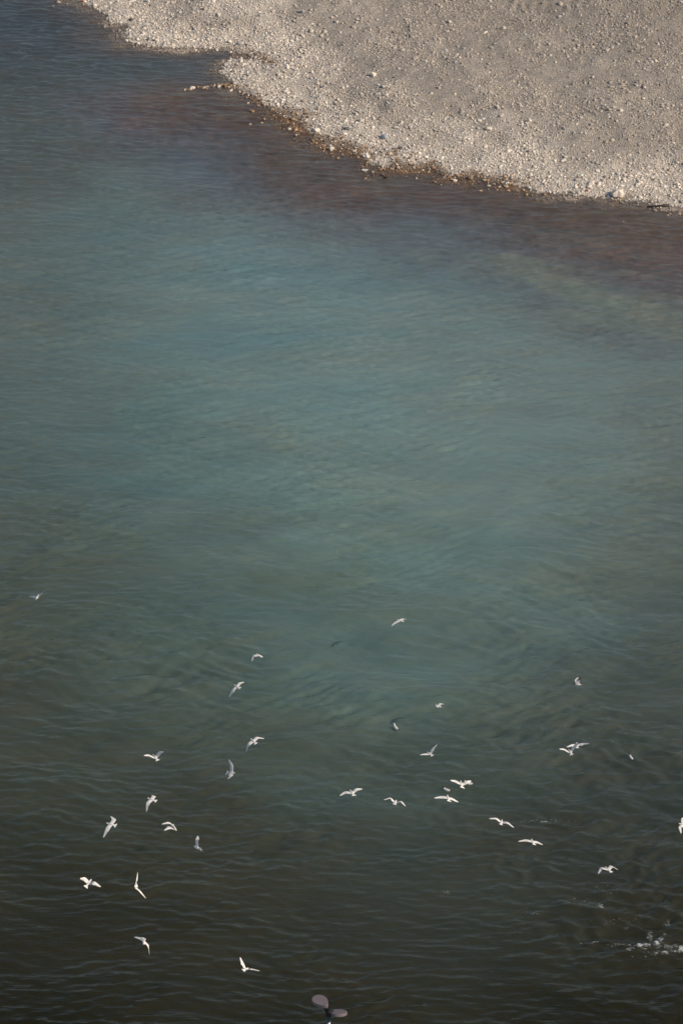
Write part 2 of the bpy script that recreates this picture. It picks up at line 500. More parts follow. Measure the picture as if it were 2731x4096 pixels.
xs = axis(-31, 31, CELL, -4000, 4000); ys = axis(108, 217, CELL, -300, 6000)
X, Y, Q = grid(xs, ys)
inner = (abs(X) <= 31.05) & (Y >= 107.9) & (Y <= 217.1)
fade = smooth(31, 28, abs(X)) * smooth(108, 111, Y) * smooth(217, 214, Y)
near = smooth(172, 128, Y)                 # the livelier channel under the birds
near = near * (1 - 0.6 * smooth(140, 126, Y) * smooth(14, 4, X))
wx = X + 0.45 * n_flow(X, Y) * (0.10 + near); wy = Y + 0.42 * n_flow2(X, Y) * (0.15 + near)
gust = np.clip(1 + (0.24 + 0.36 * near) * n_gust(X, Y), 0.25, 2.0)
D = np.full(X.shape, -60.0)
m_ = inner & (Y > 165)
D[m_] = shore_distance(X[m_], Y[m_])
calm = 0.35 + 0.65 * smooth(0.2, 4.5, -D)
Zw = fade * calm * (gust * (((0.030 - 0.018 * near) * (1 - 0.35 * smooth(140, 124, Y))) * n_rip(wx, wy) * (1.05 - 0.1 * near) + 0.0035 * n_rip2(wx, wy))
             + 0.026 * (0.22 + near) * (0.4 + 0.6 * gust) * n_chop(wx * (1 - 0.0), wy) + 0.046 * (0.12 + near) * n_swell(wx, wy))
for ex_, ey_, rr, lam, am in ((1490, 2110, 3.2, 0.95, 0.022), (1060, 1660, 3.6, 1.1, 0.016), (600, 1900, 3.4, 1.2, 0.014), (1190, 1880, 3.0, 0.8, 0.014),
                              (1340, 1990, 2.6, 0.7, 0.018), (250, 1640, 4.0, 1.3, 0.014), (760, 2080, 3.0, 1.1, 0.010), (1290, 1700, 3.0, 1.0, 0.012)):
    c = ground(ex_ * W / 1568, ey_ * W / 1568)
    q = np.hypot((X - c[0]) * 0.8, Y - c[1]) + 0.30 * n_flow(X * 1.8, Y * 1.8) + 0.12 * n_chop(X, Y)
    ang = np.arctan2(Y - c[1], X - c[0])
    Zw = Zw + 1.7 * am * np.sin(q * 2 * math.pi / lam + ang) * np.exp(-((q - rr * 0.6) / (rr * 0.55)) ** 2) * (0.5 + 0.5 * np.sin(ang * 2 + ex_))
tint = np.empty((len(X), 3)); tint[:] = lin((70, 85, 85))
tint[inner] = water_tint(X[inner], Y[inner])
bedn = n_mid(X * 1.6, Y * 1.6)
clar = np.zeros(len(X))
clar[m_] = 0.74 * smooth(-1.7, -0.05, D[m_] + 0.25 * bedn[m_]) + 0.22 * smooth(-7, -1.5, D[m_])
# broken water: foam only where the current tumbles
FOAM = [(1566, 2176, 14, 6, 1.45), (1548, 2184, 14, 5, 1.4), (1526, 2190, 14, 4, 1.35), (1503, 2194, 12, 3, 1.2), (1445, 2180, 12, 4, 1.25), (1466, 2176, 12, 5, 1.3),
        (1486, 2173, 11, 5, 1.35), (1505, 2166, 9, 6, 1.4), (1518, 2157, 7, 7, 1.35), (1526, 2146, 5, 7, 1.2), (1545, 2172, 34, 9, 1.0), (1505, 2188, 36, 6, 0.9), (1470, 2176, 40, 9, 0.85), (1492, 2150, 12, 14, 0.85), (1535, 2120, 12, 9, 0.9),
        (1382, 2083, 10, 12, 0.9), (1218, 2098, 24, 6, 0.95), (1350, 2162, 50, 5, 0.8), (1420, 2170, 60, 4, 0.75), (1290, 2150, 40, 4, 0.55),
        (1260, 1884, 70, 5, 0.75), (1200, 1884, 30, 4, 0.6), (1440, 2120, 90, 22, 0.5), (1330, 2070, 40, 16, 0.5), (1400, 2050, 60, 22, 0.5),
        (1200, 1950, 80, 16, 0.42), (1380, 2040, 90, 20, 0.45), (1020, 2050, 40, 8, 0.55), (1100, 1800, 180, 80, 0.22), (1460, 2200, 60, 3, 0.6),
        (1010, 1640, 140, 60, 0.22), (1510, 2166, 12, 26, 0.8), (860, 1700, 300, 120, 0.14), (500, 1740, 30, 6, 0.4), (1180, 2100, 160, 60, 0.25)]
foam = np.zeros(len(X)); nr = inner & (Y < 160)
for fx, fy, sx, sy, a in FOAM:
    c = ground(fx * W / 1568, fy * W / 1568); s = 1.7417 * np.linalg.norm(c - np.array((0, 0, CAM_H))) / PXM
    ex = (X[nr] - c[0]) / (sx * s); ey = (Y[nr] - c[1]) / (sy * s / 0.6)
    foam[nr] = np.maximum(foam[nr], a * np.exp(-(ex ** 2 + ey ** 2)))
Zw = Zw + 0.010 * fade * smooth(186, 199, Y) * smooth(-0.5, -3, D) * n_chop(X * 0.8, Y * 0.8)
Zw = Zw + foam * 0.05 * n_chop(X * 1.7, Y * 1.7)


def water_mat():
    g = NT('river water')
    geo = g.n('ShaderNodeNewGeometry').outputs['Position']
    ti = g.n('ShaderNodeAttribute', attribute_name='tint').outputs[0]
    cl = g.n('ShaderNodeAttribute', attribute_name='clarity').outputs['Fac']
    fo = g.n('ShaderNodeAttribute', attribute_name='foam').outputs['Fac']
    st = g.n('ShaderNodeMapping', {'Vector': geo, 'Scale': (0.8, 2.3, 1.0), 'Rotation': (0, 0, 0.03)}).outputs[0]
    n1 = g.noise(st, 5.5, 3.0, 0.6); n2 = g.noise(st, 1.6, 2.0, 0.5)
    hh = g.math('ADD', g.math('MULTIPLY', n1.outputs[0], 0.03), g.math('MULTIPLY', n2.outputs[0], 0.10))
    b = g.n('ShaderNodeBump', {'Strength': 1.0, 'Distance': 0.55, 'Height': hh})
    bs = g.n('ShaderNodeBump', {'Strength': 1.0, 'Distance': 1.3, 'Height': hh})
    # foam breaks up into flecks
    f1 = g.noise(g.n('ShaderNodeMapping', {'Vector': geo, 'Scale': (1.0, 1.9, 1.0)}).outputs[0], 9.0, 5.0, 0.75)
    f2 = g.noise(geo, 2.2, 2.0, 0.5)
    fs = g.math('ADD', g.math('MULTIPLY', f1.outputs[0], 0.75), g.math('MULTIPLY', f2.outputs[0], 0.25))
    thr = g.math('SUBTRACT', 0.665, g.math('MULTIPLY', fo, 0.20))
    fm = g.n('ShaderNodeMapRange', {0: g.math('SUBTRACT', fs, thr), 1: 0.0, 2: 0.16, 3: 0.0, 4: 1.0}).outputs[0]
    fm = g.math('MULTIPLY', fm, g.n('ShaderNodeMapRange', {0: fo, 1: 0.01, 2: 0.05, 3: 0.0, 4: 1.0}).outputs[0])
    murk_d = g.n('ShaderNodeBsdfDiffuse', {'Color': ti, 'Normal': bs.outputs[0]}).outputs[0]
    murk_s = g.n('ShaderNodeSubsurfaceScattering', {'Color': ti, 'Scale': 1.0, 'Radius': (0.7, 1.0, 0.9)}, falloff='BURLEY').outputs[0]
    murk = g.n('ShaderNodeMixShader', {0: 0.62, 1: murk_d, 2: murk_s}).outputs[0]
    clear = g.n('ShaderNodeBsdfTransparent', {'Color': (0.82, 0.80, 0.76, 1)}).outputs[0]
    body = g.n('ShaderNodeMixShader', {0: cl, 1: murk, 2: clear}).outputs[0]
    gl = g.n('ShaderNodeBsdfGlossy', {'Color': (1, 0.96, 0.88, 1), 'Roughness': 0.10, 'Normal': b.outputs[0]}).outputs[0]
    back = g.n('ShaderNodeNewGeometry').outputs['Backfacing']
    ior = g.n('ShaderNodeMapRange', {0: back, 1: 0.0, 2: 1.0, 3: 1.333, 4: 0.75}).outputs[0]
    fr = g.n('ShaderNodeFresnel', {'IOR': ior, 'Normal': b.outputs[0]}).outputs[0]
    surf = g.n('ShaderNodeMixShader', {0: fr, 1: body, 2: gl}).outputs[0]
    white = g.n('ShaderNodeBsdfDiffuse', {'Color': (0.46, 0.48, 0.46, 1)}).outputs[0]
    return g.finish(g.n('ShaderNodeMixShader', {0: fm, 1: surf, 2: white}).outputs[0])


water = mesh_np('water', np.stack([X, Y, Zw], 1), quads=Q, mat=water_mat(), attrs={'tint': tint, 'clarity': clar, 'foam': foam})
props(water, kind='structure')


# ------------------------------------------------------------------ single rocks
def rock(px, py, wpx, label, colr, seed, tall=0.7, sharp=0.8, lift=0.12, aspect=0.8, yaw=0.0, name='rock'):
    rng = np.random.default_rng(seed)
    v, f = ico(4)
    cuts = []
    for _ in range(16):
        nrm = rng.normal(size=3); nrm /= np.linalg.norm(nrm)
        h = rng.uniform(0.55, 0.9); dd = v @ nrm
        v = v - np.outer(np.maximum(dd - h, 0) * sharp, nrm)
    for fr_, am in ((2.5, 0.05), (6.0, 0.025), (13.0, 0.012)):
        a = rng.normal(size=(3, 3)) * fr_; ph = rng.uniform(0, 6, 3)
        v = v * (1 + am * np.sin(v @ a.T + ph).sum(1, keepdims=True))
    c = ground(px, py)
    s = np.linalg.norm(c - np.array((0, 0, CAM_H))) / PXM * wpx / 2 * 1.12
    v = v * np.array((s, s * aspect, s * tall))
    cy, sy = math.cos(yaw), math.sin(yaw)
    v = np.stack([v[:, 0] * cy - v[:, 1] * sy, v[:, 0] * sy + v[:, 1] * cy, v[:, 2]], 1)
    zz = float(height(np.array([c[0]]), np.array([c[1]]))[0])
    c = ground(px, py + 0.2 * wpx, max(zz, -0.02))
    zb = max(float(height(np.array([c[0]]), np.array([c[1]]))[0]), -0.05)
    col = np.tile(np.array(colr), (len(v), 1)) * (1 + 0.06 * np.sin(v @ rng.normal(size=3) * 9 / s)[:, None])
    o = mesh_np(name, v, tris=f, mat=M_STONE, attrs={'tone': col}, smooth=False)
    o.location = (c[0], c[1], zb + s * tall * (0.35 + lift))
    return props(o, label, 'rock', 'single rocks that stand out on the gravel bar')


rock(2463, 772, 54, 'large pale grey boulder at the water line, by far the biggest rock on the bank', PALE * 0.95, 101, 0.8, 0.9, 0.2, 0.85, 0.4, 'boulder')
rock(1466, 622, 27, 'angular whitish rock with a flat top on the brown stained water edge', PALE * 1.15, 102, 0.75, 1.0, 0.1)
rock(1325, 594, 23, 'pale rounded rock standing just off the brown shoreline with dark shadow on its left', PALE, 103, 0.8)
rock(772, 350, 22, 'pale rock lying on the thin line of stones that runs out into the shallows', PALE * 1.1, 104, 0.7)
rock(1607, 590, 20, 'round tan rock with a black shadow at its left among pale stones', (0.33, 0.27, 0.22), 105, 1.0)
rock(1267, 515, 32, 'broad flat pale slab close above the brown stained shore', PALE * 1.1, 106, 0.5)
rock(1446, 474, 24, 'cream coloured block on smooth grey pebbles above the flat slab', PALE * 1.05, 107, 0.8)
rock(1390, 509, 26, 'dark slate grey wedge shaped rock beside the flat pale slab', (0.16, 0.15, 0.15), 108, 0.5)
rock(1537, 546, 30, 'bluish grey rounded rock on the pale pebbles', (0.36, 0.37, 0.39), 109, 0.8)
rock(1493, 300, 22, 'light grey upright rock in the middle of the gravel slope', PALE * 1.0, 110, 0.9)
rock(527, 76, 22, 'dark brown rock near the notch of the upper shore', (0.11, 0.09, 0.085), 111, 0.6)
rock(958, 173, 20, 'smooth grey rock above the small inlet', (0.30, 0.28, 0.26), 112, 0.9)
rock(1955, 506, 22, 'pale block alone on the grey gravel with a black shadow at its left', PALE, 113, 0.9)
rock(332, 4, 20, 'rusty orange rock at the upper left end of the shore', (0.30, 0.11, 0.05), 114, 0.6)
rock(1817, 720, 22, 'pale stone lying in the shallow brown water off the stained strip', PALE * 0.9, 115, 0.5)
rock(1937, 718, 18, 'yellowish stone in shallow brown water, right of a pale one', (0.40, 0.31, 0.20), 116, 0.5)
rock(2024, 742, 22, 'ochre stone at the right end of the brown stained strip', (0.36, 0.26, 0.15), 117, 0.45)
rock(1210, 45, 20, 'grey rock high on the gravel slope near the top of the view', (0.30, 0.28, 0.26), 118, 0.8)
rock(2480, 445, 20, 'whitish rock on the open gravel far right above the boulder', PALE * 0.95, 119, 0.8)
rock(2116, 480, 22, 'pale lump of rock on the gravel right of the lone block', PALE * 0.9, 120, 0.8)


def tube(path, radii, seg=14, jit=0.0, seed=0):
    rng = np.random.default_rng(seed)
    P = np.array(path, float); n = len(P); vs_ = []
    for i in range(n):
        t = P[min(i + 1, n - 1)] - P[max(i - 1, 0)]; t /= np.linalg.norm(t)
        a = np.cross(t, (0, 0, 1.0)); a = a if np.linalg.norm(a) > 1e-3 else np.array((1.0, 0, 0)); a /= np.linalg.norm(a)
        b = np.cross(t, a)
        for k in range(seg):
            th = 2 * math.pi * k / seg; r = radii[i] * (1 + jit * rng.normal())
            vs_.append(P[i] + r * (math.cos(th) * a + math.sin(th) * b))
    q = [[i * seg + k, i * seg + (k + 1) % seg, (i + 1) * seg + (k + 1) % seg, (i + 1) * seg + k] for i in range(n - 1) for k in range(seg)]
    c0 = len(vs_); vs_.append(P[0]); vs_.append(P[-1])
    t = [[c0, (k + 1) % seg, k] for k in range(seg)] + [[c0 + 1, (n - 1) * seg + k, (n - 1) * seg + (k + 1) % seg] for k in range(seg)]
    return np.array(vs_), np.array(q), np.array(t)


c = ground(2640, 828)
v, q, t = tube([(-0.75, 0.05, 0.0), (-0.45, 0.02, 0.02), (-0.1, 0, 0.05), (0.2, 0.02, 0.07), (0.48, 0.05, 0.09)], [0.02, 0.05, 0.075, 0.09, 0.06], 14, 0.06, 4)
o = mesh_np('driftwood_log', v, q, t, simple_mat('wet dark wood', (0.035, 0.025, 0.02), 0.6, 0.4, 0.4, 14))
o.location = (c[0], c[1], 0.0); props(o, 'dark wet driftwood log lying in the water edge right of the large boulder', 'log')
c = ground(2348, 770); v, f = ico(2)
v = v * np.array((0.07, 0.05, 0.03)) * (1 + 0.2 * np.sin(v[:, :1] * 7))
o = mesh_np('scrap_of_litter', v, tris=f, mat=simple_mat('red plastic', (0.45, 0.02, 0.015), 0.5), smooth=False)
o.location = (c[0], c[1], float(height(np.array([c[0]]), np.array([c[1]]))[0]) + 0.09)
props(o, 'tiny red scrap of litter on the pale stones left of the large boulder', 'litter')

# ------------------------------------------------------------------ birds
WHITE = np.array((0.84, 0.79, 0.72)); GREY = np.array((0.74, 0.69, 0.63)); BLACK = np.array((0.03, 0.028, 0.03))
HOOD = np.array((0.045, 0.03, 0.028)); BEAK = np.array((0.22, 0.035, 0.025))
def feather_mat():
    g = NT('feathers')
    at = g.n('ShaderNodeAttribute', attribute_name='plumage').outputs[0]
    nz = g.noise(g.n('ShaderNodeTexCoord').outputs['Object'], 40.0, 3.0)
    k = g.n('ShaderNodeMapRange', {0: nz.outputs[0], 1: 0.3, 2: 0.7, 3: 0.93, 4: 1.03}).outputs[0]
    c = g.n('ShaderNodeVectorMath', {0: at, 3: k}, operation='SCALE').outputs[0]
    p = g.n('ShaderNodeBsdfPrincipled', {'Base Color': c, 'Roughness': 0.8, 'Specular IOR Level': 0.15}).outputs[0]
    t = g.n('ShaderNodeBsdfTranslucent', {'Color': c}).outputs[0]
    return g.finish(g.n('ShaderNodeMixShader', {0: 0.28, 1: p, 2: t}).outputs[0])


M_BIRD = feather_mat()


def unit(v):
    return v / (np.linalg.norm(v) + 1e-12)


def gull(head, tail, wa, wb, label, hood=False, sa=None, sb=None, s_fix=None, dark_under=False, sign_body=0, fan=1.0, sunny=False):
    """head, tail and (wrist, wing tip) of both wings as seen in the photo; lengths of the real bird give the depth"""
    head, tail = np.array(head, float), np.array(tail, float)
    mid = (head + tail) / 2
    dist_w = np.linalg.norm(ground(*mid) - np.array((0, 0, CAM_H))); s_w = PXM / dist_w
    sh = tail + (head - tail) * 0.62
    pts = [np.array(p, float) for p in (*wa, *wb)]
    need = max(np.linalg.norm(pts[0] - sh) / 0.215, np.linalg.norm(pts[2] - sh) / 0.215,
               np.linalg.norm(pts[1] - pts[0]) / 0.305, np.linalg.norm(pts[3] - pts[2]) / 0.305, np.linalg.norm(head - tail) / 0.375)
    s = float(np.clip(need, s_w * 1.02, s_w * 1.38)) if s_fix is None else s_w * s_fix
    dist = PXM / s

    def lift(d2, L, cost):
        a, b = d2[0] / s, -d2[1] / s
        p = math.hypot(a, b); dd = math.sqrt(max(L * L - p * p, 0.0))
        best = None
        for sg in (1, -1):
            v = a * CX + b * CU + sg * dd * CF
            cst = cost(unit(v), sg)
            if best is None or cst < best[0]: best = (cst, v)
        return best[1]
    # position so that the middle of the body projects on the photo's place
    O = np.array((0, 0, CAM_H)) + unit(ray(*mid)) * dist * np.linalg.norm(ray(*mid)) / np.linalg.norm(ray(*mid))
    bvec = lift(head - tail, 0.375, (lambda v, sg: abs(v[2])) if sign_body == 0 else (lambda v, sg: -sg * sign_body))
    f = unit(bvec)
    sunv = np.array(sd_[:]); tocam = unit(np.array((0, 0, CAM_H)) - O)

    def shine(v):                       # how well the side turned to the viewer is lit
        m = unit(np.cross(v, f))
        return -1.2 * (m @ sunv) * np.sign(m @ tocam) if sunny else 0.0
    wings = []
    for (wr, tp), sgn in (((pts[0], pts[1]), sa), ((pts[2], pts[3]), sb)):
        c1 = (lambda v, sg: abs(v @ f) + 0.9 * abs(v[2]) + shine(v)) if sgn is None else (lambda v, sg: -sg * sgn)
        v1 = lift(wr - sh, 0.215, c1); d1 = unit(v1)
        v2 = lift(tp - wr, 0.305, (lambda v, sg: abs(v @ f + 0.3) + 0.8 * (1 - v @ d1) + 0.6 * abs(v[2]) + shine(v)) if sgn is None else (lambda v, sg: -sg * sgn))
        wings.append((v1, v1 + v2))
    span = wings[1][1] - wings[0][1]
    n = unit(np.cross(f, span)); swap = False
    if n[2] < 0 and abs(n[2]) > 0.15: n = -n
    elif n[2] < 0: n = -n
    n = unit(n - (n @ f) * f)
    side = unit(np.cross(f, n))
    if (wings[0][1] - wings[1][1]) @ side < 0: wings = wings[::-1]       # wings[0] is on +side
    # body rings, tail to beak
    fan *= 1.35
    st = [(0.0, 0.050 * fan, 0.003), (0.020, 0.056 * fan, 0.0045), (0.055, 0.040 * (0.5 + fan / 2), 0.009), (0.085, 0.026, 0.016), (0.115, 0.033, 0.027),
          (0.14, 0.040, 0.035), (0.175, 0.044, 0.041), (0.215, 0.043, 0.042), (0.255, 0.035, 0.037), (0.28, 0.026, 0.029),
          (0.30, 0.0245, 0.026), (0.322, 0.025, 0.0265), (0.340, 0.019, 0.020), (0.350, 0.008, 0.009), (0.366, 0.005, 0.006), (0.382, 0.001, 0.0015)]
    K = 12; V = []; Cc = []
    for t, w_, h_ in st:
        ctr = f * (t - 0.19) + n * (0.012 * smooth(0.27, 0.33, t) - 0.0)
        for k in range(K):
            th = R(15 + 30 * k)
            V.append(ctr + side * (w_ * math.cos(th)) + n * (h_ * math.sin(th) * (1.0 if math.sin(th) > 0 else 1.05)))
            up = math.sin(th) > 0.3
            c_ = GREY if (up and 0.10 < t < 0.26) else WHITE
            if hood and t > 0.295: c_ = HOOD
            if t > 0.345: c_ = BEAK
            Cc.append(c_)
    Qf = []
    patch = (5, 8)
    for i in range(len(st) - 1):
        for k in range(K):
            if patch[0] <= i < patch[1] and k in (11, 5): continue
            k2 = (k + 1) % K
            Qf.append([i * K + k, i * K + k2, (i + 1) * K + k2, (i + 1) * K + k])
    Tf = []
    for i, fl in ((0, 1), (len(st) - 1, 0)):
        c0 = len(V); V.append(f * (st[i][0] - 0.19)); Cc.append(WHITE if i == 0 else BEAK)
        for k in range(K):
            a, b = i * K + k, i * K + (k + 1) % K
            Tf.append([c0, b, a] if fl else [c0, a, b])
    us = [0.0, 0.3, 0.68, 1.0]; tops = [0.002, 0.013, 0.009, 0.0012]; bots = [0.002, 0.003, -0.003, 0.0012]
    ringsLE = [8, 7, 6, 5]
    for wi, (kt, kb) in ((0, (0, 11)), (1, (5, 6))):
        v1, v2 = wings[wi]
        S0 = f * 0.065 + side * (0.036 if wi == 0 else -0.036)
        W0 = f * 0.03 + v1; T0 = f * 0.03 + v2
        W1 = W0 + f * 0.035
        prev = [(r * K + kt) for r in ringsLE] + [(r * K + kb) for r in reversed(ringsLE)]
        NS = 11
        for j in range(1, NS + 1):
            u = j / NS
            # smooth leading edge shoulder > wrist > tip
            if u < 0.42:
                a = u / 0.42; P = S0 * (1 - a) + W1 * a + n * 0.010 * math.sin(a * math.pi); tg = W1 - S0
            else:
                a = (u - 0.42) / 0.58; P = W1 * (1 - a) + T0 * a; tg = T0 - W1
            bl = smooth(0.27, 0.57, u); tg = unit(unit(W1 - S0) * (1 - bl) + unit(T0 - W1) * bl)
            if 0.25 < u < 0.6:
                P = P * 1.0 + (S0 * 0.5 + T0 * 0.5 - W1) * 0.10 * math.sin((u - 0.25) / 0.35 * math.pi)
            ch = -f - (-f @ tg) * tg
            ch = unit(ch) if np.linalg.norm(ch) > 0.2 else unit(np.cross(n, tg) * (1 if np.cross(n, tg) @ f < 0 else -1))
            nn = np.cross(tg, ch); nn = unit(nn if nn @ n > 0 else -nn)
            cl = float(np.interp(u, [0, 0.2, 0.42, 0.6, 0.78, 0.9, 1.0], [0.135, 0.135, 0.142, 0.118, 0.088, 0.058, 0.012]))
            th = 1.0 - 0.75 * u
            ids = []
            for top in (True, False):
                rngs = range(4) if top else reversed(range(4))
                for q_ in rngs:
                    hgt = tops[q_] if top else -bots[q_]
                    V.append(P + ch * (us[q_] * cl) + nn * hgt * th - nn * 0.010 * us[q_] * us[q_])
                    col = GREY if top else WHITE * 0.95
                    if top and u > 0.45 and q_ <= 1: col = WHITE
                    if not top and u > 0.55 and q_ >= 1: col = GREY * 0.55
                    if u > 0.93: col = BLACK
                    elif u > 0.55 and q_ == 3: col = BLACK * 1.5
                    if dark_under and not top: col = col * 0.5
                    Cc.append(col); ids.append(len(V) - 1)
            for a in range(8):
                b = (a + 1) % 8
                fc = [prev[a], prev[b], ids[b], ids[a]]
                Qf.append(fc)
            prev = ids
        Tf += [[prev[0], prev[i], prev[i + 1]] for i in range(1, 7)]
    V = np.array(V)
    me_o = mesh_np('gull', V, np.array(Qf), np.array(Tf), M_BIRD, {'plumage': np.array(Cc)})
    bm = bmesh.new(); bm.from_mesh(me_o.data); bmesh.ops.recalc_face_normals(bm, faces=bm.faces); bm.to_mesh(me_o.data); bm.free()
    md = me_o.modifiers.new('soft', 'SUBSURF'); md.levels = 1; md.render_levels = 1
    me_o.location = O - f * 0.0
    return props(me_o, label, 'gull', 'gulls flying over the river')


gull((156, 2378), (144, 2399), ((136, 2383), (110, 2387)), ((170, 2371), (189, 2353)), 'gull with one wing level and the other raised, alone near the left edge')
gull((1585, 2478), (1613, 2485), ((1579, 2487), (1562, 2504)), ((1607, 2474), (1626, 2478)), 'small gull with one wing hanging down, highest of those in the middle of the river')
gull((1022, 2615), (1048, 2628), ((1010, 2620), (1005, 2646)), ((1046, 2624), (1061, 2647)), 'gull with both wings bent down in an arch, left of centre above the others')
gull((934, 2740), (961, 2752), ((928, 2760), (913, 2791)), ((954, 2731), (975, 2729)), 'gull banking with a drooping dark tipped wing, just below the arched gull')
gull((1001, 2955), (1025, 2974), ((991, 2973), (983, 3009)), ((1024, 2948), (1057, 2955)), 'gull with a dark shaded wing pointing down, above the upright white gull')
gull((944, 3093), (905, 3092), ((933, 3062), (915, 3036)), ((934, 3098), (913, 3114)), 'bright white gull flying right with one long wing straight up and fanned tail', fan=1.3, sunny=True)
gull((609, 3018), (633, 3041), ((594, 3017), (575, 3018)), ((637, 3006), (658, 3002)), 'gull with greyish raised wings, left of the upright white gull')
gull((587, 3193), (627, 3204), ((611, 3184), (600, 3182)), ((586, 3210), (584, 3247)), 'white gull flying left with one wing straight down, below the grey winged gull')
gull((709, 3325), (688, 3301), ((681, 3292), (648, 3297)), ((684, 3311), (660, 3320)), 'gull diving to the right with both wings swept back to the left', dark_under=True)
gull((423, 3293), (466, 3302), ((450, 3281), (436, 3268)), ((427, 3310), (411, 3350)), 'bright white gull flying left with fanned tail seen from above, lower left', fan=1.25)
gull((367, 3516), (344, 3548), ((378, 3524), (409, 3545)), ((341, 3509), (324, 3508)), 'gull seen from above with a dark shaded left wing, beside the thin upright gull', fan=1.2)
gull((537, 3552), (549, 3543), ((547, 3519), (550, 3488)), ((562, 3569), (585, 3598)), 'gull seen edge on as a long thin line with wings up and down', hood=True)
gull((773, 3385), (806, 3397), ((782, 3361), (788, 3345)), ((797, 3394), (815, 3418)), 'white gull with one wing up and a thin tip trailing down below the diving gull', sunny=True)
gull((576, 3780), (577, 3755), ((562, 3760), (533, 3753)), ((595, 3789), (598, 3824)), 'gull making a curved sickle shape low on the left over dark water')
gull((993, 3876), (973, 3879), ((972, 3850), (962, 3823)), ((1003, 3871), (1043, 3881)), 'lowest gull, one wing up and one to the right, nearest the lamp post')
gull((1398, 3161), (1416, 3181), ((1378, 3166), (1355, 3181)), ((1422, 3155), (1449, 3157)), 'gull gliding away with spread tail, left one of the pair left of the swimming birds', fan=1.2)
gull((1584, 3203), (1577, 3216), ((1560, 3189), (1531, 3198)), ((1606, 3203), (1624, 3224)), 'gull with wings bent in an M shape, second from the left of the middle row')
gull((1706, 3009), (1729, 3022), ((1696, 3014), (1676, 3017)), ((1726, 2996), (1748, 2975)), 'gull with one wing raised steeply, above the swimming birds', fan=1.2)
gull((1840, 3124), (1848, 3150), ((1819, 3121), (1797, 3117)), ((1866, 3125), (1884, 3124)), 'gull gliding in front of a swimming gull so that the two overlap', fan=1.3)
gull((1787, 3181), (1795, 3204), ((1763, 3185), (1732, 3189)), ((1811, 3195), (1834, 3210)), 'gull gliding away just below the hooded swimming gull', fan=1.2)
gull((2289, 2734), (2329, 2740), ((2303, 2718), (2315, 2706)), ((2298, 2722), (2311, 2710)), 'dark headed gull skimming left with wings held up, highest on the right', hood=True, sa=-1, sb=1)
gull((2304, 2971), (2306, 2991), ((2284, 2977), (2260, 2985)), ((2329, 2973), (2357, 2971)), 'pale gull with level wings, the farther one of the overlapping pair on the right')
gull((2273, 2998), (2284, 3018), ((2253, 2994), (2231, 2992)), ((2294, 2981), (2313, 2965)), 'gull with one dark wing raised across the gull behind it')
gull((2007, 3281), (2001, 3297), ((1984, 3271), (1952, 3272)), ((2029, 3287), (2056, 3310)), 'gull gliding away with long bent wings, below and right of the swimming birds')
gull((2123, 3358), (2135, 3377), ((2100, 3358), (2067, 3363)), ((2147, 3367), (2172, 3382)), 'gull gliding low over foam flecks with one wing drooping right')
gull((2417, 3469), (2443, 3487), ((2400, 3468), (2386, 3494)), ((2440, 3462), (2473, 3482)), 'bright gull with wings bent down in an M shape, lowest on the right')
gull((2709, 3294), (2749, 3301), ((2723, 3276), (2745, 3262)), ((2710, 3305), (2717, 3333)), 'gull cut off by the right edge of the view, flying left')
g_ = gull((1739, 2819), (1763, 2828), ((1758, 2813), (1776, 2818)), ((1741, 2824), (1752, 2829)), 'gull landing on the water with one wing still half open', s_fix=1.012)
g_['group'] = 'gulls sitting on the water'


